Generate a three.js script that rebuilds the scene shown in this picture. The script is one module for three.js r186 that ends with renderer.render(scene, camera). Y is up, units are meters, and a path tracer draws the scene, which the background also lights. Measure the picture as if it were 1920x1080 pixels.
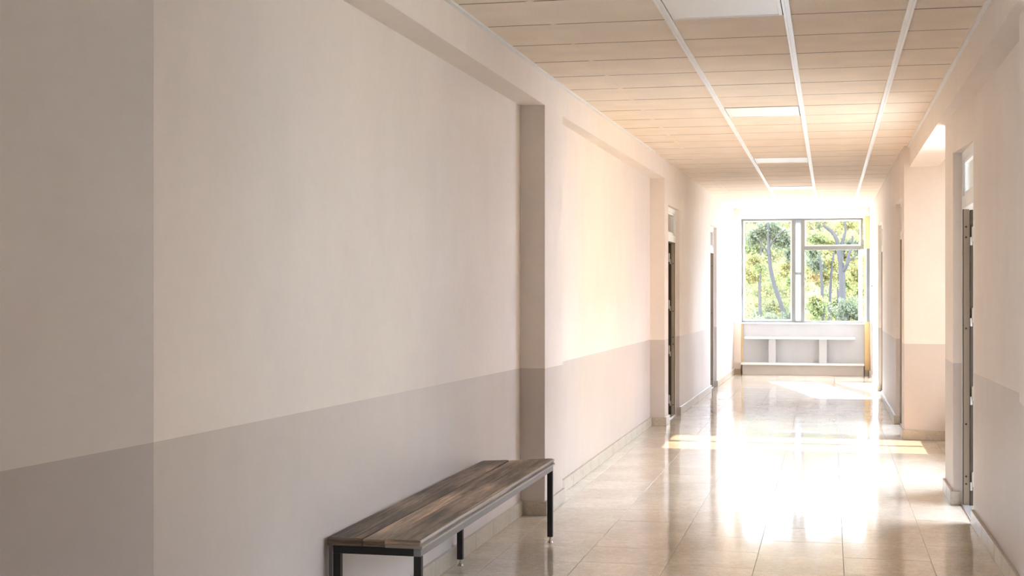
import * as THREE from 'three';
import { RoundedBoxGeometry } from 'three/addons/geometries/RoundedBoxGeometry.js';
import { mergeGeometries } from 'three/addons/utils/BufferGeometryUtils.js';

// ---------------------------------------------------------------- camera, sky, sun, exposure
// The corridor runs along -z. Plan coordinates below are (x, d): d metres ahead of the camera, so z = -d.
const scene = new THREE.Scene();
const camera = new THREE.PerspectiveCamera(22.95, 16 / 9, 0.05, 400);
camera.position.set(0, 1.45, 0);
camera.rotation.set(0.00113, THREE.MathUtils.degToRad(12.63), 0, 'YXZ');

const SKY = 2.0, SUN = 2.8, BAY_SPOT = 4.6, EXPOSURE = 15.3;
{
  const W = 64, H = 128, data = new Float32Array(W * H * 4);
  for (let r = 0; r < H; r++) {
    const up = Math.max(0, Math.sin(((r + 0.5) / H - 0.5) * Math.PI));
    const t = Math.pow(up, 0.55), k = SKY;
    for (let c = 0; c < W; c++) data.set([k * (0.88 - 0.2 * t), k * (1.0 - 0.13 * t), k * (1.24 - 0.02 * t), 1], (r * W + c) * 4);
  }
  const sky = new THREE.DataTexture(data, W, H, THREE.RGBAFormat, THREE.FloatType);
  sky.mapping = THREE.EquirectangularReflectionMapping;
  sky.magFilter = sky.minFilter = THREE.LinearFilter;
  sky.needsUpdate = true;
  scene.background = sky;
}
function sunLight(name, color, strength, dir, at, reach) {       // dir: towards the light
  const l = new THREE.DirectionalLight(color, strength);
  l.name = name;
  l.position.set(at[0] + dir[0] * 40, at[1] + dir[1] * 40, at[2] + dir[2] * 40);
  l.target.position.set(...at);
  l.castShadow = true;
  l.shadow.mapSize.set(2048, 2048);
  Object.assign(l.shadow.camera, { left: -reach, right: reach, top: reach, bottom: -reach, near: 1, far: 120 });
  scene.add(l, l.target);
}
sunLight('sun', new THREE.Color(0.9, 0.97, 1.1), SUN, [-0.235, 0.476, -1], [0, 0, -22], 20);
{                                                                  // added spotlight beyond the side bay, standing in for sun thrown back by glazing
  const l = new THREE.SpotLight(new THREE.Color(1, 0.88, 0.77), BAY_SPOT * 1600, 0, THREE.MathUtils.degToRad(1.6), 0, 2);
  l.name = 'added_bay_spot';
  l.position.set(1.3 + 28.8, 1.6 + 27.8, -13.6); l.target.position.set(1.3, 1.6, -13.6);
  l.castShadow = true; l.shadow.mapSize.set(2048, 2048); l.shadow.radius = 6; l.shadow.camera.near = 20;
  scene.add(l, l.target);
}

const renderer = new THREE.WebGLRenderer({ antialias: true });
renderer.toneMapping = THREE.LinearToneMapping;
renderer.toneMappingExposure = EXPOSURE;
renderer.shadowMap.enabled = true;

// ---------------------------------------------------------------- helpers
let seed = 7;
const rnd = () => { seed = (seed * 1664525 + 1013904223) >>> 0; return seed / 4294967296; };
const rr = (a, b) => a + (b - a) * rnd();
const lin = (r, g, b) => new THREE.Color().setRGB(r, g, b);
const used = {};
function numbered(name) { const n = used[name] = (used[name] ?? -1) + 1; return n ? name + '_' + String(n).padStart(3, '0') : name; }
function mesh(name, geo, mat, parent = scene) {
  const m = new THREE.Mesh(geo, mat);
  m.name = parent === scene ? numbered(name) : name;
  m.castShadow = m.receiveShadow = true;
  parent.add(m);
  return m;
}
const counts = new Map();
function part(name, geo, mat, parent) {                            // a child; repeats under one parent take a number
  const key = parent.uuid + name, n = counts.get(key) ?? 0; counts.set(key, n + 1);
  return mesh(n ? name + '_' + String(n).padStart(3, '0') : name, geo, mat, parent);
}
function struct(o) { o.userData.kind = 'structure'; return o; }
function group(name, x = 0, y = 0, d = 0) { const g = new THREE.Group(); g.name = numbered(name); g.position.set(x, y, -d); scene.add(g); return g; }
function tag(o, label, category, grp) { Object.assign(o.userData, { label, category }); if (grp) o.userData.group = grp; return o; }
// uv in metres from the dominant axis of each face
function metric(geo) {
  const g = geo.index ? geo.toNonIndexed() : geo, p = g.attributes.position, uv = new Float32Array(p.count * 2);
  const a = new THREE.Vector3(), b = new THREE.Vector3(), c = new THREE.Vector3();
  for (let i = 0; i < p.count; i += 3) {
    a.fromBufferAttribute(p, i); b.fromBufferAttribute(p, i + 1); c.fromBufferAttribute(p, i + 2);
    const n = b.clone().sub(a).cross(c.clone().sub(a)), x = Math.abs(n.x), y = Math.abs(n.y), z = Math.abs(n.z);
    [a, b, c].forEach((v, k) => uv.set(y >= x && y >= z ? [v.x, v.z] : x >= z ? [v.z, v.y] : [v.x, v.y], (i + k) * 2));
  }
  g.setAttribute('uv', new THREE.BufferAttribute(uv, 2));
  for (const k of Object.keys(g.attributes)) if (!['position', 'normal', 'uv'].includes(k)) g.deleteAttribute(k);
  return g;
}
// box between two corners, with its edges eased
function box(x0, x1, y0, y1, d0, d1, r = 0.002) {
  const w = Math.abs(x1 - x0), h = Math.abs(y1 - y0), d = Math.abs(d1 - d0), e = Math.min(r, w / 3, h / 3, d / 3);
  const g = e > 0 ? new RoundedBoxGeometry(w, h, d, 1, e) : new THREE.BoxGeometry(w, h, d);
  g.translate((x0 + x1) / 2, (y0 + y1) / 2, -(d0 + d1) / 2);
  return metric(g);
}
// upright solid over a plan outline [[x, d], ...]; heights may vary with (x, d)
function prism(outline, y0, y1) {
  const f = (y, p) => (typeof y === 'function' ? y(p[0], p[1]) : y);
  const c = outline.map(([x, d]) => new THREE.Vector2(x, -d));
  const pts = THREE.ShapeUtils.area(c) > 0 ? outline.slice().reverse() : outline.slice();
  const P = [], push = (...v) => v.forEach((q) => P.push(...q));
  const lo = pts.map((p) => [p[0], f(y0, p), -p[1]]), hi = pts.map((p) => [p[0], f(y1, p), -p[1]]);
  for (let i = 0; i < pts.length; i++) { const j = (i + 1) % pts.length; push(lo[i], lo[j], hi[j], lo[i], hi[j], hi[i]); }
  for (const [a, b, d] of THREE.ShapeUtils.triangulateShape(pts.map(([x, q]) => new THREE.Vector2(x, -q)), [])) { push(hi[a], hi[d], hi[b]); push(lo[a], lo[b], lo[d]); }
  const g = new THREE.BufferGeometry();
  g.setAttribute('position', new THREE.Float32BufferAttribute(P, 3));
  // turn every face outward
  const ctr = new THREE.Vector3(); pts.forEach((p, i) => ctr.add(new THREE.Vector3(...lo[i])).add(new THREE.Vector3(...hi[i]))); ctr.multiplyScalar(0.5 / pts.length);
  g.computeVertexNormals();
  return metric(g);
}
const merge = (list) => mergeGeometries(list.map((g) => (g.index ? g.toNonIndexed() : g)));
function tube(points, radii, sides = 8) {                          // tapered tube through points
  const curve = new THREE.CatmullRomCurve3(points.map((p) => new THREE.Vector3(...p))), n = points.length * 5;
  const fr = curve.computeFrenetFrames(n, false), P = [], N = [], I = [];
  for (let i = 0; i <= n; i++) {
    const t = i / n, q = curve.getPointAt(t), k = t * (radii.length - 1), a = Math.min(Math.floor(k), radii.length - 2);
    const r = radii[a] + (radii[a + 1] - radii[a]) * (k - a);
    for (let s = 0; s < sides; s++) {
      const an = (s / sides) * 2 * Math.PI, v = fr.normals[i].clone().multiplyScalar(Math.cos(an)).addScaledVector(fr.binormals[i], Math.sin(an));
      N.push(v.x, v.y, v.z); v.multiplyScalar(r * (1 + 0.12 * Math.sin(7 * t * 9 + s * 2.1))).add(q); P.push(v.x, v.y, v.z);
    }
  }
  for (let i = 0; i < n; i++) for (let s = 0; s < sides; s++) { const a = i * sides + s, b = i * sides + ((s + 1) % sides); I.push(a, b, a + sides, b, b + sides, a + sides); }
  const g = new THREE.BufferGeometry();
  g.setAttribute('position', new THREE.Float32BufferAttribute(P, 3)); g.setAttribute('normal', new THREE.Float32BufferAttribute(N, 3)); g.setIndex(I);
  return metric(g);
}

// ---------------------------------------------------------------- textures and materials
function hash(x, y, s) { let h = (x * 374761393 + y * 668265263 + s * 1442695041) | 0; h = Math.imul(h ^ (h >>> 13), 1274126177); return ((h ^ (h >>> 16)) >>> 0) / 4294967296; }
function noise(x, y, px, py, s) {                                  // value noise that repeats after px, py cells
  const ix = Math.floor(x), iy = Math.floor(y), fx = x - ix, fy = y - iy, u = fx * fx * (3 - 2 * fx), v = fy * fy * (3 - 2 * fy);
  const m = (a, n) => ((a % n) + n) % n, h = (a, b) => hash(m(a, px), m(b, py), s);
  return (h(ix, iy) * (1 - u) + h(ix + 1, iy) * u) * (1 - v) + (h(ix, iy + 1) * (1 - u) + h(ix + 1, iy + 1) * u) * v;
}
function texture(w, h, srgb, f) {
  const d = new Uint8Array(w * h * 4);
  for (let y = 0; y < h; y++) for (let x = 0; x < w; x++) { const c = f(x / w, y / h, x, y); for (let k = 0; k < 3; k++) d[(y * w + x) * 4 + k] = Math.max(0, Math.min(255, Math.round(c[k] * 255))); d[(y * w + x) * 4 + 3] = 255; }
  const t = new THREE.DataTexture(d, w, h);
  t.wrapS = t.wrapT = THREE.RepeatWrapping; t.magFilter = THREE.LinearFilter; t.minFilter = THREE.LinearMipmapLinearFilter; t.generateMipmaps = true;
  if (srgb) t.colorSpace = THREE.SRGBColorSpace;
  t.needsUpdate = true;
  return t;
}
function scaled(t, u, v = u) { const c = t.clone(); c.repeat.set(u, v); c.needsUpdate = true; return c; }
const plasterMap = scaled(texture(512, 512, true, (u, v) => { const n = 0.5 * noise(u * 5, v * 4, 5, 4, 1) + 0.3 * noise(u * 14, v * 9, 14, 9, 2) + 0.2 * noise(u * 60, v * 60, 60, 60, 3); const k = 0.955 + 0.045 * n; return [k, k * (0.994 + 0.006 * n), k * 0.992]; }), 0.5);
const plasterBump = scaled(texture(512, 512, false, (u, v) => { const n = 0.6 * noise(u * 90, v * 90, 90, 90, 4) + 0.4 * noise(u * 24, v * 24, 24, 24, 5); return [n, n, n]; }), 1);
const tileMap = scaled(texture(512, 512, true, (u, v) => { const n = 0.55 * noise(u * 6, v * 6, 6, 6, 11) + 0.45 * noise(u * 128, v * 128, 128, 128, 12); const k = 0.93 + 0.07 * n; return [k, k * 0.996, k * 0.985]; }), 1.2);
const terrazzoTex = texture(1024, 1024, true, (u, v) => {
  let k = 0.86 + 0.08 * noise(u * 4, v * 4, 4, 4, 21) + 0.06 * noise(u * 40, v * 40, 40, 40, 22);
  const chip = noise(u * 170, v * 170, 170, 170, 23), chip2 = noise(u * 110 + 3, v * 110, 110, 110, 24);
  let c = [k, k * 0.975, k * 0.94];
  if (chip > 0.8) c = c.map((q) => q * (1 - 0.6 * (chip - 0.8)));
  if (chip2 > 0.83) c = [c[0] * 0.945, c[1] * 0.935, c[2] * 0.92];
  if (chip2 < 0.12) c = c.map((q) => Math.min(1, q * 1.06));
  return c;
});
const floorBump = texture(512, 512, false, (u, v) => { const n = 0.7 * noise(u * 5, v * 7, 5, 7, 31) + 0.3 * noise(u * 16, v * 20, 16, 20, 32); return [n, n, n]; });
const woodTex = texture(1024, 256, true, (u, v) => {               // grain runs along u
  const w = noise(u * 3, v * 6, 3, 6, 41), g = noise(u * 9 + w * 2, v * 46 + 5 * w, 9, 46, 42), f = noise(u * 40, v * 128, 40, 128, 43), b = noise(u * 6, v * 3, 6, 3, 44);
  let k = 0.33 + 0.32 * g + 0.16 * f + 0.42 * (b - 0.42);
  const kn = noise(u * 12 + 7, v * 9, 12, 9, 45); if (kn > 0.84) k *= 1 - 2.6 * (kn - 0.84);
  const s = noise(u * 22, v * 120, 22, 120, 46); if (s > 0.86) k += 0.9 * (s - 0.86);
  return [k * 0.98, k * 0.87, k * 0.77];
});
const woodBump = texture(1024, 256, false, (u, v) => { const w = noise(u * 3, v * 6, 3, 6, 41), g = noise(u * 9 + w * 2, v * 46 + 5 * w, 9, 46, 42), f = noise(u * 40, v * 128, 40, 128, 43); const k = 0.6 * g + 0.4 * f; return [k, k, k]; });

const std = (o) => new THREE.MeshStandardMaterial(o), phy = (o) => new THREE.MeshPhysicalMaterial(o);
const M = {
  wall: std({ color: lin(0.905, 0.79, 0.69), map: plasterMap, bumpMap: plasterBump, bumpScale: 0.0002, roughness: 0.62 }),
  dado: std({ color: lin(0.675, 0.58, 0.505), map: plasterMap, bumpMap: plasterBump, bumpScale: 0.00015, roughness: 0.42 }),
  lightAbsorber: std({ color: lin(0.14, 0.11, 0.09), roughness: 0.5 }),  // for unseen surfaces, darkened to keep bounce light off the left wall
  ochreGlow: std({ color: lin(0.85, 0.62, 0.3), map: plasterMap, roughness: 0.6 }),  // warm glow beside the window, put into the colour
  endWall: std({ color: lin(0.9, 0.87, 0.84), map: plasterMap, roughness: 0.6 }),
  panel: std({ color: lin(0.62, 0.62, 0.63), map: plasterMap, roughness: 0.5 }),
  plinth: std({ color: lin(0.66, 0.6, 0.54), map: plasterMap, roughness: 0.5 }),
  white: std({ color: lin(0.9, 0.88, 0.85), roughness: 0.35 }),
  ceilingTile: std({ color: lin(0.94, 0.79, 0.645), map: tileMap, roughness: 0.85 }),
  plenum: std({ color: lin(0.16, 0.13, 0.1), roughness: 0.9 }),
  jointShade: std({ color: lin(0.28, 0.2, 0.14), roughness: 0.8 }),  // shade of the ceiling gaps, put into the colour
  rail: std({ color: lin(0.86, 0.83, 0.79), roughness: 0.35 }),
  diffuser: phy({ color: lin(0.9, 0.87, 0.83), roughness: 0.4 }),
  grout: std({ color: lin(0.26, 0.21, 0.16), roughness: 0.8 }),
  baseboard: std({ color: lin(0.62, 0.55, 0.45), map: terrazzoTex, roughness: 0.3 }),
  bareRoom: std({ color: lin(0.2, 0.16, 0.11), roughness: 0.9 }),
  leaf: std({ color: lin(0.055, 0.038, 0.02), roughness: 0.85 }),
  jamb: std({ color: lin(0.46, 0.38, 0.27), roughness: 0.4, metalness: 0.1 }),
  screw: std({ color: lin(0.05, 0.045, 0.04), roughness: 0.5, metalness: 0.6 }),
  bright: std({ color: lin(0.85, 0.84, 0.82), roughness: 0.3, metalness: 0.8 }),
  aluminium: std({ color: lin(0.22, 0.22, 0.2), roughness: 0.5, metalness: 0.05 }),
  glass: phy({ color: lin(0.97, 0.98, 0.97), roughness: 0, transmission: 1, thickness: 0, ior: 1.5 }),
  tinted: phy({ color: lin(0.5, 0.47, 0.43), roughness: 0, transmission: 1, thickness: 0, ior: 1.5 }),
  frosted: phy({ color: lin(0.3, 0.3, 0.3), roughness: 1, transmission: 1, thickness: 0, ior: 1.3 }),
  steel: std({ color: lin(0.012, 0.011, 0.01), roughness: 0.5, metalness: 0.2 }),
  bareSteel: std({ color: lin(0.2, 0.185, 0.17), roughness: 0.42, metalness: 0.5 }),
  chrome: std({ color: lin(0.5, 0.45, 0.38), roughness: 0.25, metalness: 1 }),
};
const floorMats = [0, 1, 2, 3].map((k) => {
  const map = terrazzoTex.clone(); map.offset.set(k * 0.27, k * 0.41); map.repeat.set(1, 1); map.needsUpdate = true;
  const bump = floorBump.clone(); bump.offset.set(k * 0.31, k * 0.17); bump.repeat.set(0.9, 0.9); bump.needsUpdate = true;
  const t = [1, 0.97, 1.02, 0.985][k];
  return phy({ color: lin(0.76 * t, 0.665 * t, 0.54 * t), map, bumpMap: bump, bumpScale: 0.0004, roughness: 0.1, ior: 1.48 });
});

// ---------------------------------------------------------------- floor
const CEIL = 2.835, SOFFIT = 2.635, LINTEL = 2.37;
const floor = struct(mesh('floor', merge([box(-3.4, 2.4, -0.2, -0.004, -4.2, 24.95, 0)]), M.grout));
part('floor_screed', box(-3.4, 1.4, -0.02, -0.0008, 4.4, 6.475, 0), floorMats[0], floor);
part('floor_absorber', box(-3.1, 1.2, -0.02, 0.0, -4.1, 4.4, 0), M.lightAbsorber, floor);  // unseen dark sheet added to soak up bounce light
{
  const cols = [-1.945, -1.76, -1.3, -0.84, -0.385, 0.07, 0.527, 0.984, 1.26], D0 = 6.48, STEP = 0.46, gap = 0.0016, cache = {};
  for (let c = 0; c < cols.length - 1; c++) {
    for (let r = 0; r < 40; r++) {
      const d0 = D0 + r * STEP + [0.05, 0.04, 0.06, 0.07, 0, 0.02, 0.03, 0.03][c], d1 = d0 + STEP;
      if (d0 > 24.7) continue;
      if (c === 0 && d0 > 15.1) continue;
      if (c === 7 && (d0 < 10.3 || d0 > 14)) continue;
      const w = cols[c + 1] - cols[c] - gap, key = c;
      const g = cache[key] ??= metric(new RoundedBoxGeometry(w, 0.02, STEP - gap, 1, 0.0012));
      const t = part('floor_tile', g, floorMats[(c * 7 + r * 3 + Math.floor(rnd() * 4)) % 4], floor);
      t.position.set((cols[c] + cols[c + 1]) / 2, -0.01 + rr(-0.0003, 0.0003), -(d0 + d1) / 2);
      t.rotation.set(rr(-0.0012, 0.0012), 0, rr(-0.0012, 0.0012));
    }
  }
}

// ---------------------------------------------------------------- ceiling
const beamL = (d) => (d < 9.55 ? -1.785 : d < 15.1 ? -1.785 + (0.07 * (d - 9.55)) / 5.55 : -1.712 + (0.1 * (d - 15.1)) / 9.5);
const beamR = (d) => (d < 14.2 ? 0.75 : 0.7 - (0.04 * (d - 14.2)) / 10.4);
const ceiling = struct(mesh('ceiling', merge([box(-3.4, 1.5, CEIL + 0.016, CEIL + 0.3, -4.4, 24.95, 0), box(1.5, 2.2, CEIL + 0.016, CEIL + 0.3, 8.5, 10.6, 0), box(1.5, 2.2, CEIL + 0.016, CEIL + 0.3, 14.3, 24.95, 0)]), M.plenum));
part('ceiling_panel', box(-3.4, 1.5, CEIL, CEIL + 0.014, -4.2, 4.85, 0), M.lightAbsorber, ceiling);  // unseen stretch of ceiling, darkened to cut bounce light
part('ceiling_panel', box(1.02, 1.5, CEIL, CEIL + 0.014, 10.65, 14.2, 0), M.ceilingTile, ceiling);
const lampRows = new Set();
{
  const bars = [-1.41, -0.806, -0.209, 0.388], P = 0.605, D0 = 4.855, cache = {};
  for (let r = 0; r < 33; r++) {
    const d0 = D0 + r * P, d1 = Math.min(d0 + P, 24.66);
    for (let c = 0; c < 5; c++) {
      if (c === 2 && r >= 3 && (r - 3) % 7 === 0) { lampRows.add(d0); continue; }
      const x0 = c ? bars[c - 1] + 0.004 : beamL(d0) + 0.004, x1 = c < 4 ? bars[c] - 0.004 : Math.max(beamR(d0), beamR(d1)) - 0.004;
      const g = box(x0, x1, CEIL, CEIL + 0.014, d0 + 0.009, d1 - 0.009, 0.0015);
      const t = part('ceiling_tile', g, M.ceilingTile, ceiling);
      t.position.y = rr(-0.0006, 0.0006);
    }
  }
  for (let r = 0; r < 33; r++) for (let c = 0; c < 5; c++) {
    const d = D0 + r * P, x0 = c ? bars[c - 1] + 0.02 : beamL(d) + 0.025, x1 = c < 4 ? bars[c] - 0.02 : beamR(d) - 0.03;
    part('joint_shade_strip', box(x0, x1, CEIL + 0.0004, CEIL + 0.01, d - 0.0085, d + 0.0085, 0), M.jointShade, ceiling);  // dark strips painted in place of the shadow between tiles
  }
  bars.forEach((x, k) => {
    const w = k ? 0.036 : 0.012;
    const g = k ? merge([box(x - w / 2, x - 0.005, CEIL - 0.007, CEIL + 0.003, -3.9, 24.66, 0.001), box(x + 0.005, x + w / 2, CEIL - 0.007, CEIL + 0.003, -3.9, 24.66, 0.001), box(x - 0.006, x + 0.006, CEIL - 0.003, CEIL + 0.003, -3.9, 24.66, 0)])
      : box(x - w / 2, x + w / 2, CEIL - 0.001, CEIL + 0.012, -3.9, 24.66, 0.001);
    part('ceiling_rail', g, k ? M.rail : M.ceilingTile, ceiling);
  });
  const edge = (fx, s) => prism([[fx(4), 4], [fx(9.5), 9.5], [fx(14.19), 14.19], [fx(14.19) + s * 0.022, 14.19], [fx(9.5) + s * 0.022, 9.5], [fx(4) + s * 0.022, 4]], CEIL - 0.012, CEIL + 0.002);
  struct(mesh('trim_1', edge((d) => beamL(d), 1), M.rail));
  struct(mesh('trim_2', edge((d) => beamR(d), -1), M.rail));
}
const lampNames = ['flat white ceiling light panel cut off by the top of the picture', 'second flat ceiling light panel from the top edge, widest one shown whole', 'third flat ceiling light panel, midway along the corridor ceiling', 'fourth flat ceiling light panel, last but one before the window', 'last and smallest ceiling light panel, just before the end window'];
[...lampRows].sort((a, b) => a - b).forEach((d, k) => {
  const t = group('ceiling_light', -0.5075, CEIL, d + 0.3025);
  tag(t, lampNames[k], 'ceiling light', 'flat light panels down the middle of the ceiling');
  const x = 0.276, z = 0.2975, b = 0.02;
  part('frame', merge([box(-x, x, -0.004, 0.03, -z, -z + b), box(-x, x, -0.004, 0.03, z - b, z), box(-x, -x + b, -0.004, 0.03, -z + b, z - b), box(x - b, x, -0.004, 0.03, -z + b, z - b)]), M.rail, t);
  part('diffuser', box(-x + b, x - b, -0.001, 0.008, -z + b, z - b, 0.001), M.diffuser, t);
});

// ---------------------------------------------------------------- walls
const paintL = (d) => (d < 3.85 ? 1.0 - 0.083 * (3.85 - d) : d < 8.94 ? 1.0 - 0.011 * (d - 3.85) : 0.938 - 0.0036 * (d - 8.94));
const paintR = (d) => (d < 6.47 ? 0.94 : d < 9.5 ? 0.965 - 0.0105 * (d - 6.47) : d < 13 ? 0.955 : 0.927 - 0.0036 * (d - 14.2));
function wall(name, pieces, paint, extra = []) {                   // pieces: plan outlines that stand on the floor and reach the ceiling
  const up = pieces.map((o) => prism(o, (x, d) => paint(d), Math.max(...o.map((p) => p[1])) < (name === 'wall_left' ? 15.1 : 14.25) ? SOFFIT : CEIL + 0.02)), low = pieces.map((o) => prism(o, -0.004, (x, d) => paint(d)));
  const w = struct(mesh(name, merge([...up, ...extra]), M.wall));
  part('dado', merge(low), M.dado, w);
  return w;
}
const FL = (d) => -1.7 + (0.09 * (d - 16.45)) / 8.15;             // far left wall
const FR = (d) => 0.7 - (0.04 * (d - 14.2)) / 10.4;               // far right wall
wall('wall_left', [
  [[-3.095, 1.55], [-1.945, 3.85], [-1.945, 8.93], [-2.6, 8.93], [-3.4, 6], [-3.4, 1.55]],
  [[-2.6, 8.93], [-1.785, 8.93], [-1.785, 9.55], [-2.6, 9.55]],
  [[-1.87, 9.55], [-1.87, 15.08], [-2.2, 15.08], [-2.2, 9.55]],
  [[-1.715, 15.08], [-1.715, 15.43], [-1.84, 15.43], [-1.84, 15.2], [-2.2, 15.2], [-2.2, 15.08]],
  [[FL(16.45), 16.45], [FL(20.3), 20.3], [-1.82, 20.3], [-1.82, 16.45]],
  [[FL(21.3), 21.3], [FL(24.6), 24.6], [-1.82, 24.6], [-1.82, 21.3]],
], paintL, [
  prism([[-3.4, 1.55], [-3.4, 15.1], [beamL(15.09), 15.1], [-1.785, 9.55], [-1.785, 1.55]], SOFFIT, CEIL + 0.02),
  prism([[-1.715, 15.43], [FL(16.45), 16.45], [-1.82, 16.45], [-1.84, 15.43]], LINTEL, CEIL + 0.02),
  prism([[FL(20.3), 20.3], [FL(21.3), 21.3], [-1.82, 21.3], [-1.82, 20.3]], LINTEL, CEIL + 0.02),
]);
wall('wall_right', [
  [[0.8, 6.1], [0.8, 6.47], [1.5, 6.47], [1.5, 6.1]],
  [[0.885, 6.47], [0.866, 9.17], [1.0, 9.17], [1.0, 6.47]],
  [[0.81, 9.98], [0.81, 10.65], [1.5, 10.65], [1.5, 10.55], [1.0, 10.55], [1.0, 9.98]],
  [[FR(14.2), 14.2], [FR(14.64), 14.64], [0.84, 14.64], [0.84, 14.36], [1.5, 14.36], [1.5, 14.2]],
  [[FR(15.85), 15.85], [FR(19.5), 19.5], [0.82, 19.5], [0.82, 15.85]],
  [[FR(20.95), 20.95], [FR(23.2), 23.2], [0.82, 23.2], [0.82, 20.95]],
  [[FR(24.1), 24.1], [FR(24.6), 24.6], [0.82, 24.6], [0.82, 24.1]],
], paintR, [
  prism([[0.75, -4.2], [0.75, 14.2], [1.02, 14.2], [1.02, -4.2]], SOFFIT, CEIL + 0.02),
  prism([[0.866, 9.17], [0.81, 9.98], [1.0, 9.98], [1.0, 9.17]], LINTEL, SOFFIT),
  prism([[FR(14.64), 14.64], [FR(15.85), 15.85], [0.84, 15.85], [0.84, 14.64]], LINTEL, CEIL + 0.02),
  prism([[FR(19.5), 19.5], [FR(20.95), 20.95], [0.82, 20.95], [0.82, 19.5]], LINTEL, CEIL + 0.02),
  prism([[FR(23.2), 23.2], [FR(24.1), 24.1], [0.82, 24.1], [0.82, 23.2]], LINTEL, CEIL + 0.02),
]);
// outer wall of the side bay, with its window opening (d 10.8 ... 14.15)
struct(mesh('wall_bay', merge([box(1.26, 1.5, -0.004, 0.42, 10.65, 14.2, 0), box(1.26, 1.5, 2.8, CEIL + 0.02, 10.65, 14.2, 0), box(1.26, 1.5, 0.42, 2.8, 10.65, 10.85, 0), box(1.26, 1.5, 0.42, 2.8, 12.4, 12.98, 0), box(1.26, 1.5, 0.42, 2.8, 14.16, 14.2, 0)]), M.wall));
// the camera's end of the corridor: walls darkened against bounce, window added for daylight
const SIDE = [4.95, 6.06, 0.5, 2.5];
struct(mesh('wall_side', merge([box(1.26, 1.5, -0.004, SIDE[2], -4.2, 6.12, 0), box(1.26, 1.5, SIDE[3], CEIL + 0.02, -4.2, 6.12, 0), box(1.26, 1.5, SIDE[2], SIDE[3], -4.2, SIDE[0], 0), box(1.26, 1.5, SIDE[2], SIDE[3], SIDE[1], 6.12, 0)]), M.lightAbsorber));
struct(mesh('wall_back', box(-3.4, 1.5, -0.004, CEIL + 0.02, -4.4, -4.2, 0), M.lightAbsorber));  // unseen, dark so that little light bounces forward
const LEFT = [-3.9, 1.45, 0.35, 2.75];  // unseen opening added to light the right wall and pier faces
struct(mesh('wall_side', merge([box(-3.4, -3.15, -0.004, LEFT[2], -4.2, 1.56, 0), box(-3.4, -3.15, LEFT[3], CEIL + 0.02, -4.2, 1.56, 0), box(-3.4, -3.15, LEFT[2], LEFT[3], -4.2, LEFT[0], 0), box(-3.4, -3.15, LEFT[2], LEFT[3], LEFT[1], 1.56, 0), box(-3.4, -2.45, -0.004, CEIL + 0.02, 1.47, 1.56, 0), box(-7, -3.4, -1.7, 3.6, 1.6, 1.9, 0)]), M.wall));  // last two boxes are fins added to block sun and window light
// the window end
const wallEnd = struct(mesh('wall_end', merge([
  prism([[-2.0, 24.6], [-1.49, 24.6], [-1.49, 24.95], [-2.0, 24.95]], (x, d) => 0.88, CEIL + 0.02),
  box(-1.49, 0.57, 2.665, 2.69, 24.62, 24.95, 0), box(-1.49, 1.0, 2.69, CEIL + 0.02, 24.6, 24.95, 0)]), M.endWall));
part('dado', prism([[-2.0, 24.6], [-1.49, 24.6], [-1.49, 24.95], [-2.0, 24.95]], -0.004, 0.88), M.wall, wallEnd);
part('return', box(0.57, 1.0, -0.004, 2.69, 24.6, 24.95, 0.003), M.ochreGlow, wallEnd).userData.label = 'return beside the window with warm glow painted in';
part('sill_panel', box(-1.46, 0.57, -0.004, 0.862, 24.68, 24.95, 0.003), M.panel, wallEnd).userData.label = 'grey panel under the window';
part('return', box(-1.49, -1.46, -0.004, 0.862, 24.66, 24.95, 0.002), M.ochreGlow, wallEnd);  // narrow strip with the same glow painted in

// rooms behind the doors: closed, those on the right with an unseen outer window added for daylight (win: [d0, d1, y0, y1])
function room(n, x0, x1, d0, d1, win) {
  const t = 0.06, s = Math.sign(x1 - x0), a = Math.min(x0, x1), b = Math.max(x0, x1), top = CEIL + 0.02, X = [x1, x1 + s * t].sort((p, q) => p - q);
  const outer = win ? [box(...X, -0.004, win[2], d0 - t, d1 + t, 0), box(...X, win[3], top, d0 - t, d1 + t, 0), box(...X, win[2], win[3], d0 - t, win[0], 0), box(...X, win[2], win[3], win[1], d1 + t, 0)] : [box(...X, -0.004, top, d0 - t, d1 + t, 0)];
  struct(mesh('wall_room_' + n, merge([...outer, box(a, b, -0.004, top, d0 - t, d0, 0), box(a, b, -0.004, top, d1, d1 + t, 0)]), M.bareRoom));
}
room(1, -1.83, -2.9, 15.26, 16.9); room(2, -1.82, -2.9, 19.9, 21.8); room(3, 1.0, 2.1, 8.6, 10.48, [8.62, 10.46, 0.5, 2.5]);
room(4, 0.84, 2.1, 14.42, 16.3, [14.6, 15.9, 0.6, 2.6]); room(5, 0.82, 2.1, 19.1, 21.3, [19.2, 21.2, 0.4, 2.7]); room(6, 0.82, 2.1, 22.8, 24.4, [23.1, 24.1, 0.6, 2.5]);

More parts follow.
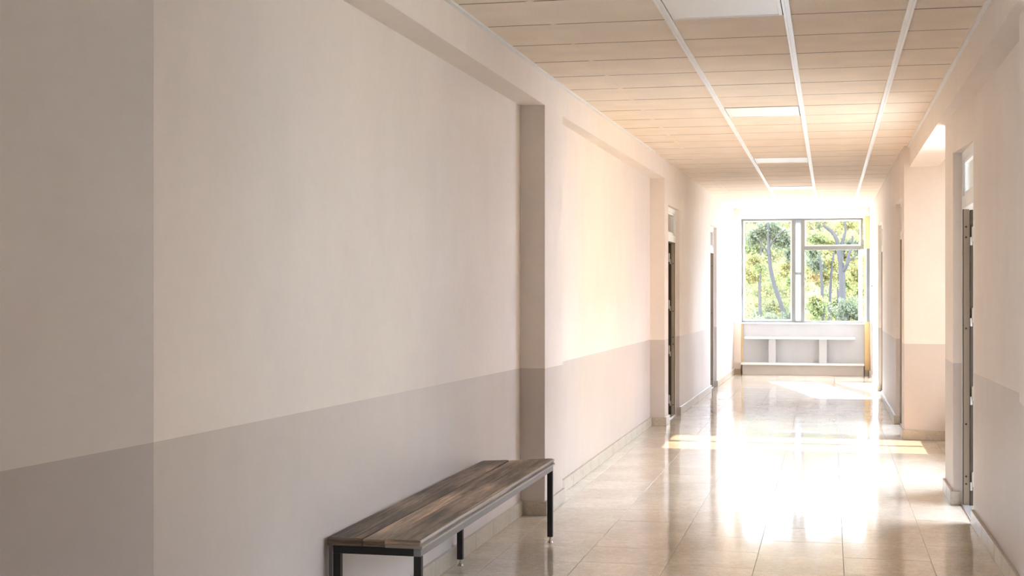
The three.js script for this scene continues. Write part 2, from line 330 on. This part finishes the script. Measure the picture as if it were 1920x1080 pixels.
// ---------------------------------------------------------------- baseboards, tile by tile
function baseboard(name, runs) {                                   // runs: [x0, d0, x1, d1, side normal x, d, tile length]
  const o = struct(new THREE.Group()); o.name = numbered(name); scene.add(o);
  for (const [x0, d0, x1, d1, nx, nd, len = 0.36] of runs) {
    const L = Math.hypot(x1 - x0, d1 - d0), n = Math.max(1, Math.round(L / len)), h = 0.092, t = 0.018;
    for (let k = 0; k < n; k++) {
      const l = L / n - 0.003, g = metric(new RoundedBoxGeometry(l, h, t, 1, 0.002)), f = (k + 0.5) / n;
      const m = part('baseboard_tile', g, M.baseboard, o);
      m.position.set(x0 + (x1 - x0) * f + nx * (t / 2 + rr(0, 0.0012)), h / 2 + 0.001, -(d0 + (d1 - d0) * f) - nd * (t / 2));
      m.rotation.y = Math.atan2(d1 - d0, x1 - x0);
    }
  }
  return o;
}
baseboard('baseboard_left', [
  [-1.945, 5.6, -1.945, 8.93, 1, 0, 0.4], [-1.945, 8.93, -1.767, 8.93, 0, -1], [-1.785, 8.93, -1.785, 9.55, 1, 0, 0.62], [-1.87, 9.55, -1.87, 15.08, 1, 0, 0.4],
  [-1.852, 15.08, -1.697, 15.08, 0, -1], [-1.715, 15.08, -1.715, 15.43, 1, 0],
  [FL(16.45) - 0.03, 16.45, FL(16.45) + 0.018, 16.45, 0, -1], [FL(16.45), 16.45, FL(20.3), 20.3, 1, 0, 0.6], [FL(21.3) - 0.04, 21.3, FL(21.3) + 0.018, 21.3, 0, -1], [FL(21.3), 21.3, FL(24.6), 24.6, 1, 0, 0.8],
]);
baseboard('baseboard_right', [
  [0.8, 6.1, 0.8, 6.47, -1, 0], [0.885, 6.47, 0.866, 9.17, -1, 0, 0.3], [0.792, 9.98, 0.852, 9.98, 0, -1], [0.81, 9.98, 0.81, 10.65, -1, 0, 0.34], [0.682, 14.2, 1.26, 14.2, 0, -1, 0.6],
  [FR(14.2), 14.2, FR(14.64), 14.64, -1, 0], [FR(15.85) - 0.018, 15.85, FR(15.85) + 0.04, 15.85, 0, -1], [FR(15.85), 15.85, FR(19.5), 19.5, -1, 0, 0.6],
  [FR(20.95) - 0.018, 20.95, FR(20.95) + 0.04, 20.95, 0, -1], [FR(20.95), 20.95, FR(23.2), 23.2, -1, 0, 0.75], [FR(24.1), 24.1, FR(24.6), 24.6, -1, 0],
]);
baseboard('baseboard_end', [[-1.62, 24.6, -1.49, 24.6, 0, -1], [0.57, 24.6, 0.67, 24.6, 0, -1]]);

// ---------------------------------------------------------------- doors (open inwards, hung on the far jamb, glazed light over each)
function door(n, s, xw, dn, df, hingeMat, holes, recess = 0.045) {                 // s: side of the corridor; xw: distance of the far reveal's edge from the axis
  const f = xw + recess, b = f + 0.042, X = (a, c) => [s * a, s * c], o = struct(group('door_' + n));
  const bx = (a, c, ...r) => { const [p, q] = X(a, c); return box(Math.min(p, q), Math.max(p, q), ...r); };
  part('door_frame', merge([bx(f, b, 0, LINTEL, df - 0.045, df), bx(f, b, 0, LINTEL, dn, dn + 0.045), bx(f, b, 2.315, LINTEL, dn + 0.045, df - 0.045), bx(f, b, 1.99, 2.072, dn + 0.045, df - 0.045)]), M.white, o);
  part('jamb_lining', bx(f + 0.006, b + 0.001, 0.012, 1.988, df - 0.051, df - 0.0452, 0.001), M.jamb, o).userData.label = 'beige metal jamb lining with screw holes';
  part('gasket', bx(f + 0.0005, f + 0.006, 0.012, 1.988, df - 0.0505, df - 0.0452, 0.0005), M.screw, o);
  for (const y of holes) {
    const g = new THREE.CylinderGeometry(0.0065, 0.0065, 0.004, 12); g.rotateX(Math.PI / 2); g.translate(s * (f + 0.022), y, -(df - 0.0525));
    part('screw', metric(g), M.screw, o);
  }
  part('transom_frame', merge([bx(f + 0.012, f + 0.04, 2.072, 2.1, dn + 0.045, df - 0.045), bx(f + 0.012, f + 0.04, 2.295, 2.315, dn + 0.045, df - 0.045), bx(f + 0.012, f + 0.04, 2.1, 2.295, dn + 0.045, dn + 0.075), bx(f + 0.012, f + 0.04, 2.1, 2.295, df - 0.06, df - 0.045)]), M.white, o);
  part('transom_pane', bx(f + 0.024, f + 0.028, 2.098, 2.298, dn + 0.073, df - 0.058, 0.0005), M.glass, o).userData.label = 'small glass pane over the door';
  const leaf = part('door_leaf', bx(b + 0.0015, b + 0.0015 + (df - dn) - 0.1, 0.012, 1.982, df - 0.092, df - 0.052, 0.003), M.leaf, o);
  leaf.userData.label = 'dark brown door leaf standing open';
  for (const y of [1.82, 1.28, 0.757, 0.187]) {
    const g = new THREE.CylinderGeometry(0.007, 0.007, 0.1, 12); g.translate(s * (b + 0.022), y, -(df - 0.1));
    const pl = bx(b + 0.012, b + 0.03, y - 0.045, y + 0.045, df - 0.096, df - 0.0925, 0.001);
    mesh('hinge', merge([metric(g), pl, bx(b + 0.002, b + 0.016, y - 0.075, y - 0.02, df - 0.1, df - 0.094, 0.001)]), hingeMat, leaf);
  }
  part('threshold', bx(f - 0.004, b, 0, 0.012, dn, df, 0.003), M.bright, o).userData.label = 'bright metal threshold strip';
  return o;
}
const hingeWhite = std({ color: lin(0.6, 0.56, 0.48), roughness: 0.35, metalness: 0.3 });
door(1, 1, 0.81, 9.17, 9.98, hingeWhite, [1.87, 1.8, 1.19, 0.55, 0.2, 0.15], 0.057);
door(2, -1, 1.7, 15.43, 16.45, hingeWhite, [1.75, 1.2, 0.9, 0.82, 0.12]);
door(3, -1, -FL(21.3), 20.3, 21.3, hingeWhite, [1.8, 1.1, 0.12]);
door(4, 1, FR(15.85), 14.64, 15.85, hingeWhite, [1.2]);
door(5, 1, FR(20.95), 19.5, 20.95, hingeWhite, [1.2]);
door(6, 1, FR(24.1), 23.2, 24.1, hingeWhite, [1.2]);

// ---------------------------------------------------------------- the end window
{
  const o = struct(group('window_1', 0, 0, 0)), A = M.aluminium, F = 24.74, B = 24.8;
  const rect = (x0, x1, y0, y1, w, d0, d1, r = 0.003) => [box(x0, x1, y1 - w, y1, d0, d1, r), box(x0, x1, y0, y0 + w, d0, d1, r), box(x0, x0 + w, y0 + w, y1 - w, d0, d1, r), box(x1 - w, x1, y0 + w, y1 - w, d0, d1, r)];
  part('window_frame', merge(rect(-1.49, 0.545, 0.885, 2.665, 0.03, F, B)), A, o);
  part('mullion', box(-0.636, -0.578, 0.915, 2.635, F - 0.005, B), A, o);
  part('mullion', box(-0.484, -0.42, 0.915, 2.635, F - 0.005, B), A, o);
  part('crossbar', box(-0.42, 0.515, 2.125, 2.19, F - 0.005, B), A, o);
  part('crossbar', box(-0.578, -0.484, 1.715, 1.742, F, B), A, o);
  part('fixed_frame', merge(rect(-0.42, 0.515, 2.19, 2.635, 0.022, F + 0.01, B - 0.01)), M.white, o);
  part('fixed_frame', merge(rect(-1.46, -0.636, 0.915, 2.635, 0.022, F + 0.01, B - 0.01)), M.white, o);
  part('window_pane', box(-1.44, -0.656, 0.935, 2.615, 24.768, 24.773, 0), M.glass, o);
  part('window_pane', box(-0.4, 0.495, 2.21, 2.615, 24.768, 24.773, 0), M.glass, o);
  part('frosted_panel', box(-0.578, -0.484, 1.742, 2.635, 24.765, 24.771, 0), M.frosted, o).userData.label = 'upper milky white panel between the panes';
  part('frosted_panel', box(-0.578, -0.484, 0.915, 1.715, 24.765, 24.771, 0), M.frosted, o).userData.label = 'lower milky white panel between the panes';
  part('sill', box(-1.49, 0.575, 0.862, 0.885, 24.6, 24.95, 0.004), M.white, o).userData.label = 'white ledge at the foot of the window';
  // the side-hung sash, standing open into the corridor
  const sash = new THREE.Group(); sash.name = 'sash'; sash.position.set(0.5, 0, -24.735); sash.rotation.y = THREE.MathUtils.degToRad(97); o.add(sash);
  sash.userData.label = 'white framed sash standing open into the corridor';
  const w = 0.9, rails = [box(-w, 0, 2.065, 2.12, -0.03, 0.03), box(-w, 0, 0.925, 0.985, -0.03, 0.03), box(-w, -w + 0.055, 0.985, 2.065, -0.03, 0.03), box(-0.055, 0, 0.985, 2.065, -0.03, 0.03)];
  part('sash_frame', merge(rails), M.white, sash);
  part('gasket', box(-w - 0.004, -w, 0.925, 2.12, -0.024, 0.024, 0.001), M.aluminium, sash);
  part('window_pane', box(-w + 0.05, -0.05, 0.98, 2.07, -0.004, 0.004, 0), M.glass, sash);
  part('window_handle', merge([box(-w + 0.015, -w + 0.04, 1.46, 1.56, -0.045, -0.03, 0.003), box(-w + 0.018, -w + 0.036, 1.5, 1.52, -0.085, -0.045, 0.003), box(-w + 0.018, -w + 0.036, 1.41, 1.52, -0.097, -0.083, 0.003)]), M.chrome, sash);
}
// side windows; after the first, all are unseen and added for daylight: [name, d0, d1, y0, y1, mullions]
for (const [n, d0, d1, y0, y1, bars] of [[2, 12.98, 14.16, 0.42, 2.8, [13.57, 13.68]], [5, 10.85, 12.4, 0.42, 2.8, [11.6, 11.66]], [3, SIDE[0], SIDE[1], SIDE[2], SIDE[3], [(SIDE[0] + SIDE[1]) / 2 - 0.03, (SIDE[0] + SIDE[1]) / 2 + 0.03]]]) {
  const o = struct(group('window_' + n)), f = (a, b, p, q) => box(1.3, 1.35, p, q, a, b, 0.003);
  part('window_frame', merge([f(d0, d1, y0, y0 + 0.04), f(d0, d1, y1 - 0.04, y1), f(d0, d0 + 0.05, y0 + 0.04, y1 - 0.04), f(d1 - 0.04, d1, y0 + 0.04, y1 - 0.04), f(bars[0], bars[1], y0 + 0.04, y1 - 0.04)]), M.white, o);
  part('window_pane', box(1.322, 1.328, y0 + 0.04, y1 - 0.04, d0 + 0.05, bars[0], 0), n === 2 ? M.tinted : M.glass, o); part('window_pane', box(1.322, 1.328, y0 + 0.04, y1 - 0.04, bars[1], d1 - 0.04, 0), n === 2 ? M.tinted : M.glass, o);
}
{
  const q = struct(group('window_4')), [d0, d1, y0, y1] = LEFT, f = (p, r, a, b) => box(-3.3, -3.25, a, b, p, r), m = (d0 + d1) / 2;  // unseen window added for its daylight
  part('window_frame', merge([f(d0, d1, y0, y0 + 0.05), f(d0, d1, y1 - 0.05, y1), f(d0, d0 + 0.05, y0 + 0.05, y1 - 0.05), f(d1 - 0.05, d1, y0 + 0.05, y1 - 0.05), f(m - 0.03, m + 0.03, y0 + 0.05, y1 - 0.05)]), M.white, q);
  part('window_pane', box(-3.278, -3.272, y0 + 0.05, y1 - 0.05, d0 + 0.05, m - 0.03, 0), M.glass, q); part('window_pane', box(-3.278, -3.272, y0 + 0.05, y1 - 0.05, m + 0.03, d1 - 0.05, 0), M.glass, q);
}

// ---------------------------------------------------------------- built-in ledge below the window
{
  const o = group('window_shelf', -0.45, 0, 24.6);
  tag(o, 'white built-in shelf with two uprights against the grey panel below the window', 'shelf');
  part('top_board', box(-0.97, 0.86, 0.61, 0.645, -0.16, 0.08, 0.004), M.white, o);
  part('upright', box(-0.57, -0.45, 0.205, 0.61, -0.08, 0.08, 0.004), M.panel, o);
  part('upright', box(0.27, 0.4, 0.205, 0.61, -0.08, 0.08, 0.004), M.panel, o);
  part('lower_board', box(-1.035, 1.015, 0.17, 0.205, -0.14, 0.08, 0.004), M.white, o);
  part('plinth', box(-1.01, 1.0, 0.0, 0.17, -0.08, 0.08, 0.003), M.plinth, o);
}

// ---------------------------------------------------------------- bench
{
  const o = group('wooden_bench', -1.73, 0, 6.6);
  tag(o, 'long low bench with dark worn wooden planks on a black steel frame', 'bench');
  const wood = [[0.5, 0.02], [0.9, 0.37], [0.2, 0.71]].map(([u, v], k) => {
    const map = woodTex.clone(), bump = woodBump.clone();
    for (const t of [map, bump]) { t.repeat.set(0.42, 1.9); t.offset.set(u, v); t.needsUpdate = true; }
    const q = [0.62, 0.92, 0.78][k];
    return std({ color: lin(q, q * 0.9, q * 0.8), map, bumpMap: bump, bumpScale: 0.0025, roughness: 0.52 });
  });
  // each plank: outline in (x, d) relative to the bench, a worn profile across, sheared ends
  function plank(x0, x1, dn0, dn1, df0, df1, yt, dip, t) {
    const nx = 10, nd = 36, P = [], I = [], y = (a, b) => yt - dip * Math.sin(a * Math.PI) * (0.55 + 0.45 * Math.sin(b * 5 + 1)) - 0.004 * Math.pow(Math.abs(2 * a - 1), 8);
    for (const top of [1, 0]) for (let j = 0; j <= nd; j++) for (let i = 0; i <= nx; i++) {
      const a = i / nx, b = j / nd, dn = dn0 + (dn1 - dn0) * a, df = df0 + (df1 - df0) * a;
      P.push(x0 + (x1 - x0) * a, top ? y(a, b) : yt - t, -(dn + (df - dn) * b));
    }
    const id = (k, j, i) => k * (nd + 1) * (nx + 1) + j * (nx + 1) + i, quad = (a, b, c, d) => I.push(a, b, c, a, c, d);
    for (let j = 0; j < nd; j++) for (let i = 0; i < nx; i++) { quad(id(0, j, i), id(0, j, i + 1), id(0, j + 1, i + 1), id(0, j + 1, i)); quad(id(1, j, i), id(1, j + 1, i), id(1, j + 1, i + 1), id(1, j, i + 1)); }
    for (let i = 0; i < nx; i++) { quad(id(1, 0, i), id(1, 0, i + 1), id(0, 0, i + 1), id(0, 0, i)); quad(id(0, nd, i), id(0, nd, i + 1), id(1, nd, i + 1), id(1, nd, i)); }
    for (let j = 0; j < nd; j++) { quad(id(0, j, 0), id(0, j + 1, 0), id(1, j + 1, 0), id(1, j, 0)); quad(id(1, j, nx), id(1, j + 1, nx), id(0, j + 1, nx), id(0, j, nx)); }
    const g = new THREE.BufferGeometry(); g.setAttribute('position', new THREE.Float32BufferAttribute(P, 3)); g.setIndex(I);
    const m = g.toNonIndexed(); m.computeVertexNormals();
    const q = metric(m), uv = q.attributes.uv, pos = q.attributes.position, nor = q.attributes.normal;
    for (let i = 0; i < uv.count; i++) Math.abs(nor.getZ(i)) > 0.7 ? uv.setXY(i, pos.getX(i) * 2.2, pos.getY(i) * 0.8) : uv.setXY(i, pos.getZ(i), Math.abs(nor.getY(i)) > 0.6 ? pos.getX(i) : pos.getX(i) + pos.getY(i));
    return q;
  }
  const worn = std({ color: lin(0.36, 0.3, 0.25), bumpMap: wood[1].bumpMap, bumpScale: 0.003, roughness: 0.45 });
  const T = 0.479, far = (x) => 1.23 + (x + 0.2) * 0.5;
  const near = -1.31;
  part('plank', plank(-0.2, -0.058, near, near, far(-0.2), far(-0.058), T, 0.004, 0.034), wood[0], o);
  part('plank', plank(-0.055, 0.033, near + 0.006, near + 0.006, far(-0.055), far(0.033), T - 0.003, 0.003, 0.031), wood[1], o);
  part('plank', plank(0.036, 0.178, near, near, far(0.036), far(0.178), T + 0.001, 0.004, 0.024), wood[2], o);
  part('edge_strip', plank(0.036, 0.186, near + 0.004, near + 0.004, far(0.036), far(0.186), T - 0.0235, 0, 0.0125), worn, o).userData.label = 'worn paler lower edge strip';
  part('front_lip', plank(0.172, 0.182, near + 0.002, near + 0.002, far(0.172), far(0.182), T - 0.003, 0.0005, 0.011), worn, o).userData.label = 'worn paler front lip';
  const r = 0.015, y1 = T - 0.037, y0 = y1 - 0.03, xf = 0.165, xb = -0.165;
  part('rail', box(xf - r, xf + r, y0, y1, near + 0.01, 1.4, 0.002), M.bareSteel, o).userData.label = 'worn grey front rail';
  part('rail', box(xb - r, xb + r, y0, y1, near + 0.01, 1.1, 0.002), M.steel, o);
  part('rail', box(xb + r, xf - r, y0, y1, near + 0.01, near + 0.04, 0.002), M.steel, o);
  part('rail', box(xb + r, xf - r, y0, y1, 0.6, 0.63, 0.002), M.steel, o);
  for (const [x, d] of [[xf, near + 0.025], [xf, 1.385], [xb, near + 0.025], [xb, 0.615]]) {
    const leg = part('leg', box(x - r, x + r, 0.034, y0, d - r, d + r, 0.002), M.steel, o);
    const a = new THREE.CylinderGeometry(0.005, 0.005, 0.03, 10); a.translate(0, 0.02, 0);
    const b = new THREE.CylinderGeometry(0.012, 0.017, 0.009, 18); b.translate(0, 0.0045, 0);
    const c = new THREE.CylinderGeometry(0.009, 0.009, 0.006, 6); c.translate(0, 0.012, 0);
    const foot = mesh('foot', merge([a, b, c].map((g) => metric(g))), M.chrome, leg); foot.position.set(x, 0, -d);
    foot.userData.label = 'small metal levelling foot';
  }
  part('wall_strap', box(-0.205, -0.19, 0.1, T - 0.034, near + 0.03, near + 0.055, 0.002), M.bareSteel, o).userData.label = 'worn steel strap on the wall side';
}

// ---------------------------------------------------------------- outside
const slope = [];
{
  // wooded slope that closes the view: bare earth with a mass of undergrowth
  const nx = 60, nd = 16, P = [], I = [], H = (x, d) => -1.7 + (d - 44) * 0.495 * (1 - 0.004 * (d - 44)) + 0.5 * noise(x * 0.25 + 40, d * 0.2, 400, 400, 61) + 0.25 * noise(x * 0.9 + 40, d * 0.6, 400, 400, 62);
  for (let j = 0; j <= nd; j++) for (let i = 0; i <= nx; i++) { const x = -18 + (32 * i) / nx, d = 44 + (22 * j) / nd; P.push(x, H(x, d), -d); }
  for (let j = 0; j < nd; j++) for (let i = 0; i < nx; i++) { const a = j * (nx + 1) + i, b = a + nx + 1; I.push(a, a + 1, b + 1, a, b + 1, b); }
  const g = new THREE.BufferGeometry(); g.setAttribute('position', new THREE.Float32BufferAttribute(P, 3)); g.setIndex(I); g.computeVertexNormals();
  struct(mesh('hill', metric(g), phy({ color: lin(0.085, 0.075, 0.035), roughness: 1, specularIntensity: 0 })));
  slope.push(H);
}
struct(mesh('sky_screen', box(9.5, 10, -1.7, 6.0, -12, 9, 0.02), std({ color: lin(0.5, 0.46, 0.41), map: plasterMap, roughness: 0.9 })));   // unseen walls added across the yard to block sky and tint its light
struct(mesh('sky_screen', box(9.5, 10, -1.7, 6.0, 9, 15.6, 0.02), std({ color: lin(0.64, 0.46, 0.3), map: plasterMap, roughness: 0.9 })));  // warm colour chosen to tint the light entering the bay
struct(mesh('sky_screen', box(9.5, 10, -1.7, 6.0, 15.6, 24, 0.02), std({ color: lin(0.38, 0.46, 0.58), map: plasterMap, roughness: 0.9 })));  // bluish colour chosen to cool the light from the far rooms
struct(mesh('ground', box(-40, 40, -1.9, -1.6, -40, 110, 0), std({ color: lin(0.34, 0.31, 0.24), roughness: 1 })));
const bark = phy({ color: lin(0.036, 0.032, 0.029), roughness: 1, specularIntensity: 0 });
const leafGeo = (() => {
  const s = new THREE.BufferGeometry();                            // a creased leaf, four triangles
  s.setAttribute('position', new THREE.Float32BufferAttribute([0, 0, 0, 0.5, 0.5, 0.12, 0, 1, 0, 0, 0, 0, 0, 1, 0, -0.5, 0.5, 0.12], 3));
  s.computeVertexNormals(); s.setAttribute('uv', new THREE.Float32BufferAttribute(new Float32Array(12), 2));
  return s;
})();
const leafMat = phy({ color: 0xffffff, roughness: 1, specularIntensity: 0, transmission: 0.4, thickness: 0, side: THREE.DoubleSide });
// clumps: [x, y, d, radius x, radius y, count share, palette]
const palettes = {
  sage: [[0.2, 0.24, 0.15], [0.15, 0.19, 0.12], [0.26, 0.29, 0.15]],
  yellow: [[0.42, 0.38, 0.09], [0.5, 0.4, 0.12], [0.3, 0.32, 0.09]],
  lime: [[0.3, 0.36, 0.1], [0.4, 0.42, 0.14], [0.2, 0.27, 0.09]],
  amber: [[0.52, 0.33, 0.1], [0.45, 0.3, 0.12], [0.4, 0.36, 0.15]],
};
function foliage(parent, clumps, size, density) {
  const list = [];
  for (const [x, y, d, a, b, pal, k = 1] of clumps) {
    const n = Math.round(density * a * a * b * 30000 * k);
    for (let i = 0; i < n; i++) {
      let p; do p = [rr(-1, 1), rr(-1, 1), rr(-1, 1)]; while (p[0] ** 2 + p[1] ** 2 + p[2] ** 2 > 1);
      const q = 0.75 + 0.25 * Math.sin(p[0] * 7 + p[1] * 5 + x * 3);
      list.push([x + p[0] * a * q, y + p[1] * b * q, -(d + p[2] * a * q), pal]);
    }
  }
  const im = new THREE.InstancedMesh(leafGeo, leafMat, list.length), o = new THREE.Object3D();
  list.forEach(([x, y, z, pal], i) => {
    o.position.set(x, y, z); o.rotation.set(rr(-1.6, 1.6), rr(0, 6.28), rr(-1.6, 1.6)); const s = size * rr(0.55, 1.05); o.scale.set(s * 0.8, s, s); o.updateMatrix();
    im.setMatrixAt(i, o.matrix);
    const c = palettes[pal][Math.floor(rnd() * 3)], t = rr(0.75, 1.2); im.setColorAt(i, lin(c[0] * t * 0.3 + 0.03, c[1] * t * 0.28 + 0.03, c[2] * t * 0.2 + 0.028));
  });
  im.name = 'foliage'; im.userData.kind = 'stuff'; im.castShadow = im.receiveShadow = true; parent.add(im);
  return im;
}
function tree(name, label, trunks, clumps, size, density) {
  const o = group(name); tag(o, label, name === 'shrub' ? 'shrub' : 'tree');
  for (const [nm, pts, radii] of trunks) part(nm, tube(pts.map(([x, y, d]) => [x, y, -d]), radii), bark, o);
  foliage(o, clumps, size, density);
}
tree('leaning_tree', 'leaning grey-green tree behind the tall left window pane', [
  ['trunk', [[-0.72, -1.62, 32], [-0.96, 0.78, 32], [-1.04, 1.07, 32], [-1.145, 1.37, 32], [-1.25, 1.72, 32], [-1.29, 1.95, 32], [-1.33, 2.48, 32], [-1.35, 3.1, 32.1]], [0.09, 0.062, 0.055, 0.05, 0.045, 0.04, 0.025]],
  ['branch', [[-1.32, 2.4, 32], [-1.15, 2.62, 31.9], [-0.95, 2.78, 31.8]], [0.025, 0.018, 0.01]],
  ['branch', [[-1.31, 2.2, 32], [-1.5, 2.5, 32.1], [-1.68, 2.8, 32.2]], [0.022, 0.016, 0.01]],
], [[-1.35, 2.75, 32.3, 0.4, 0.28, 'sage'], [-1.0, 2.55, 32.1, 0.32, 0.25, 'sage', 1.3], [-1.65, 2.6, 32.4, 0.25, 0.25, 'sage'], [-0.85, 2.2, 32.4, 0.22, 0.25, 'sage'], [-1.7, 2.1, 32.8, 0.25, 0.18, 'yellow'], [-1.55, 1.9, 32.6, 0.2, 0.15, 'lime'], [-0.95, 1.95, 32.6, 0.22, 0.15, 'yellow'], [-0.85, 1.6, 32.4, 0.2, 0.2, 'lime']], 0.06, 2.2);
tree('forked_tree', 'forked dark-trunked tree with yellow leaves behind the right window panes', [
  ['trunk', [[0.25, -1.62, 34], [0.29, 0.4, 34], [0.28, 1.6, 34], [0.27, 1.88, 34], [0.25, 2.05, 34]], [0.12, 0.09, 0.075, 0.07]],
  ['branch', [[0.27, 1.86, 34], [0.25, 2.06, 34], [0.21, 2.26, 34], [0.18, 2.54, 34], [0.07, 2.77, 34], [-0.15, 2.96, 34]], [0.065, 0.055, 0.05, 0.045, 0.03]],
  ['branch', [[0.28, 1.86, 34], [0.34, 1.94, 33.95], [0.4, 2.06, 33.9], [0.45, 2.15, 33.9], [0.55, 2.2, 33.9]], [0.05, 0.045, 0.035, 0.02]],
  ['branch', [[0.38, 2.03, 33.9], [0.43, 2.26, 33.9], [0.47, 2.37, 33.9], [0.52, 2.7, 33.9]], [0.035, 0.03, 0.02]],
  ['branch', [[0.22, 2.25, 34], [0.3, 2.62, 34.05], [0.36, 2.85, 34.1], [0.33, 3.1, 34.1]], [0.04, 0.035, 0.02]],
], [[0.62, 1.8, 34.4, 0.3, 0.35, 'yellow'], [0.7, 2.4, 34.5, 0.25, 0.3, 'sage'], [-0.3, 2.65, 34.6, 0.35, 0.22, 'lime'], [0.05, 2.5, 34.6, 0.25, 0.2, 'yellow'], [0.4, 3.0, 34.5, 0.4, 0.2, 'yellow', 0.7], [-0.4, 2.3, 34.8, 0.25, 0.2, 'sage'], [0.45, 2.5, 34.6, 0.2, 0.2, 'sage']], 0.06, 2.0);
tree('small_tree', 'slim young tree with thin trunks between the forked tree and the window bars', [
  ['trunk', [[-0.2, -1.62, 36], [-0.18, 1.0, 36], [-0.2, 1.7, 36], [-0.25, 2.4, 36]], [0.06, 0.045, 0.03]],
  ['trunk', [[-0.02, -1.62, 36.3], [0, 1.2, 36.3], [0.04, 1.9, 36.3], [0.1, 2.4, 36.3]], [0.05, 0.04, 0.025]],
], [[-0.35, 2.1, 36.3, 0.35, 0.3, 'sage'], [-0.4, 1.75, 36.4, 0.3, 0.15, 'amber'], [0.05, 2.1, 36.5, 0.3, 0.25, 'yellow'], [0.45, 1.6, 36.4, 0.35, 0.3, 'lime', 0.8]], 0.06, 1.6);
tree('shrub', 'round yellow-green shrub low in the right pane, left of the forked trunk', [['stem', [[-0.2, -1.62, 30.5], [-0.16, 0.6, 30.5], [-0.1, 1.1, 30.5]], [0.04, 0.03, 0.015]]],
  [[-0.25, 1.05, 30.6, 0.32, 0.3, 'lime'], [-0.3, 1.25, 30.6, 0.25, 0.1, 'yellow', 1.4], [-0.2, 0.5, 30.6, 0.4, 0.4, 'lime'], [0.0, 0.3, 30.7, 0.4, 0.4, 'yellow']], 0.055, 1.8);
tree('shrub', 'grey-green shrub with yellow tips low in the right pane under the forked tree', [['stem', [[0.35, -1.62, 31.5], [0.36, 0.5, 31.5], [0.4, 1.0, 31.5]], [0.04, 0.03, 0.015]]],
  [[0.4, 1.0, 31.7, 0.4, 0.33, 'sage'], [0.3, 0.5, 31.6, 0.4, 0.35, 'yellow'], [0.75, 0.7, 31.6, 0.35, 0.45, 'sage']], 0.055, 1.6);
tree('shrub', 'pale green shrub low in the left pane at the foot of the leaning tree', [['stem', [[-1.3, -1.62, 30], [-1.28, 0.3, 30], [-1.25, 0.8, 30]], [0.04, 0.03, 0.015]]],
  [[-1.25, 0.75, 30.2, 0.4, 0.22, 'sage', 0.8], [-0.8, 0.75, 30.3, 0.3, 0.35, 'sage', 0.8], [-1.6, 0.55, 30.2, 0.3, 0.2, 'lime', 0.7]], 0.055, 1.6);
tree('tree', 'pale yellow autumn tree standing furthest back behind the right panes', [['trunk', [[0.3, -1.62, 44], [0.3, 1.5, 44], [0.4, 3, 44]], [0.14, 0.1, 0.05]]],
  [[0.3, 2.7, 44.5, 0.9, 0.6, 'yellow', 0.35], [-0.3, 2.0, 44.6, 0.7, 0.6, 'yellow', 0.35], [0.9, 1.6, 44.4, 0.7, 0.7, 'yellow', 0.35], [0.1, 0.9, 44.4, 0.8, 0.5, 'lime', 0.3]], 0.1, 0.7);
tree('tree', 'pale green tree standing furthest back behind the left pane', [['trunk', [[-1.95, -1.62, 43], [-2.05, 1.5, 43], [-2, 3, 43]], [0.07, 0.05, 0.03]]],
  [[-2.2, 2.8, 43.4, 0.7, 0.5, 'lime', 0.35], [-1.3, 2.9, 43.5, 0.6, 0.4, 'sage', 0.35], [-2.3, 1.9, 43.3, 0.6, 0.4, 'yellow', 0.35], [-1.2, 1.9, 43.6, 0.6, 0.4, 'yellow', 0.3]], 0.1, 0.7);

{
  const list = [], pal = ['yellow', 'lime', 'sage', 'amber', 'yellow'];
  for (let k = 0; k < 1300; k++) { const x = rr(-7, 4), d = rr(45, 66), r = rr(0.25, 0.6); list.push([x, slope[0](x, d) + r * 0.4, d, r, r * rr(0.6, 1.1), pal[Math.floor(rnd() * 5)], 0.012 / r]); }
  const u = foliage(scene, list, 0.095, 1.5); u.name = 'undergrowth';
  tag(u, 'mass of pale yellow and green undergrowth on the slope behind the trees', 'undergrowth');
}
renderer.render(scene, camera);
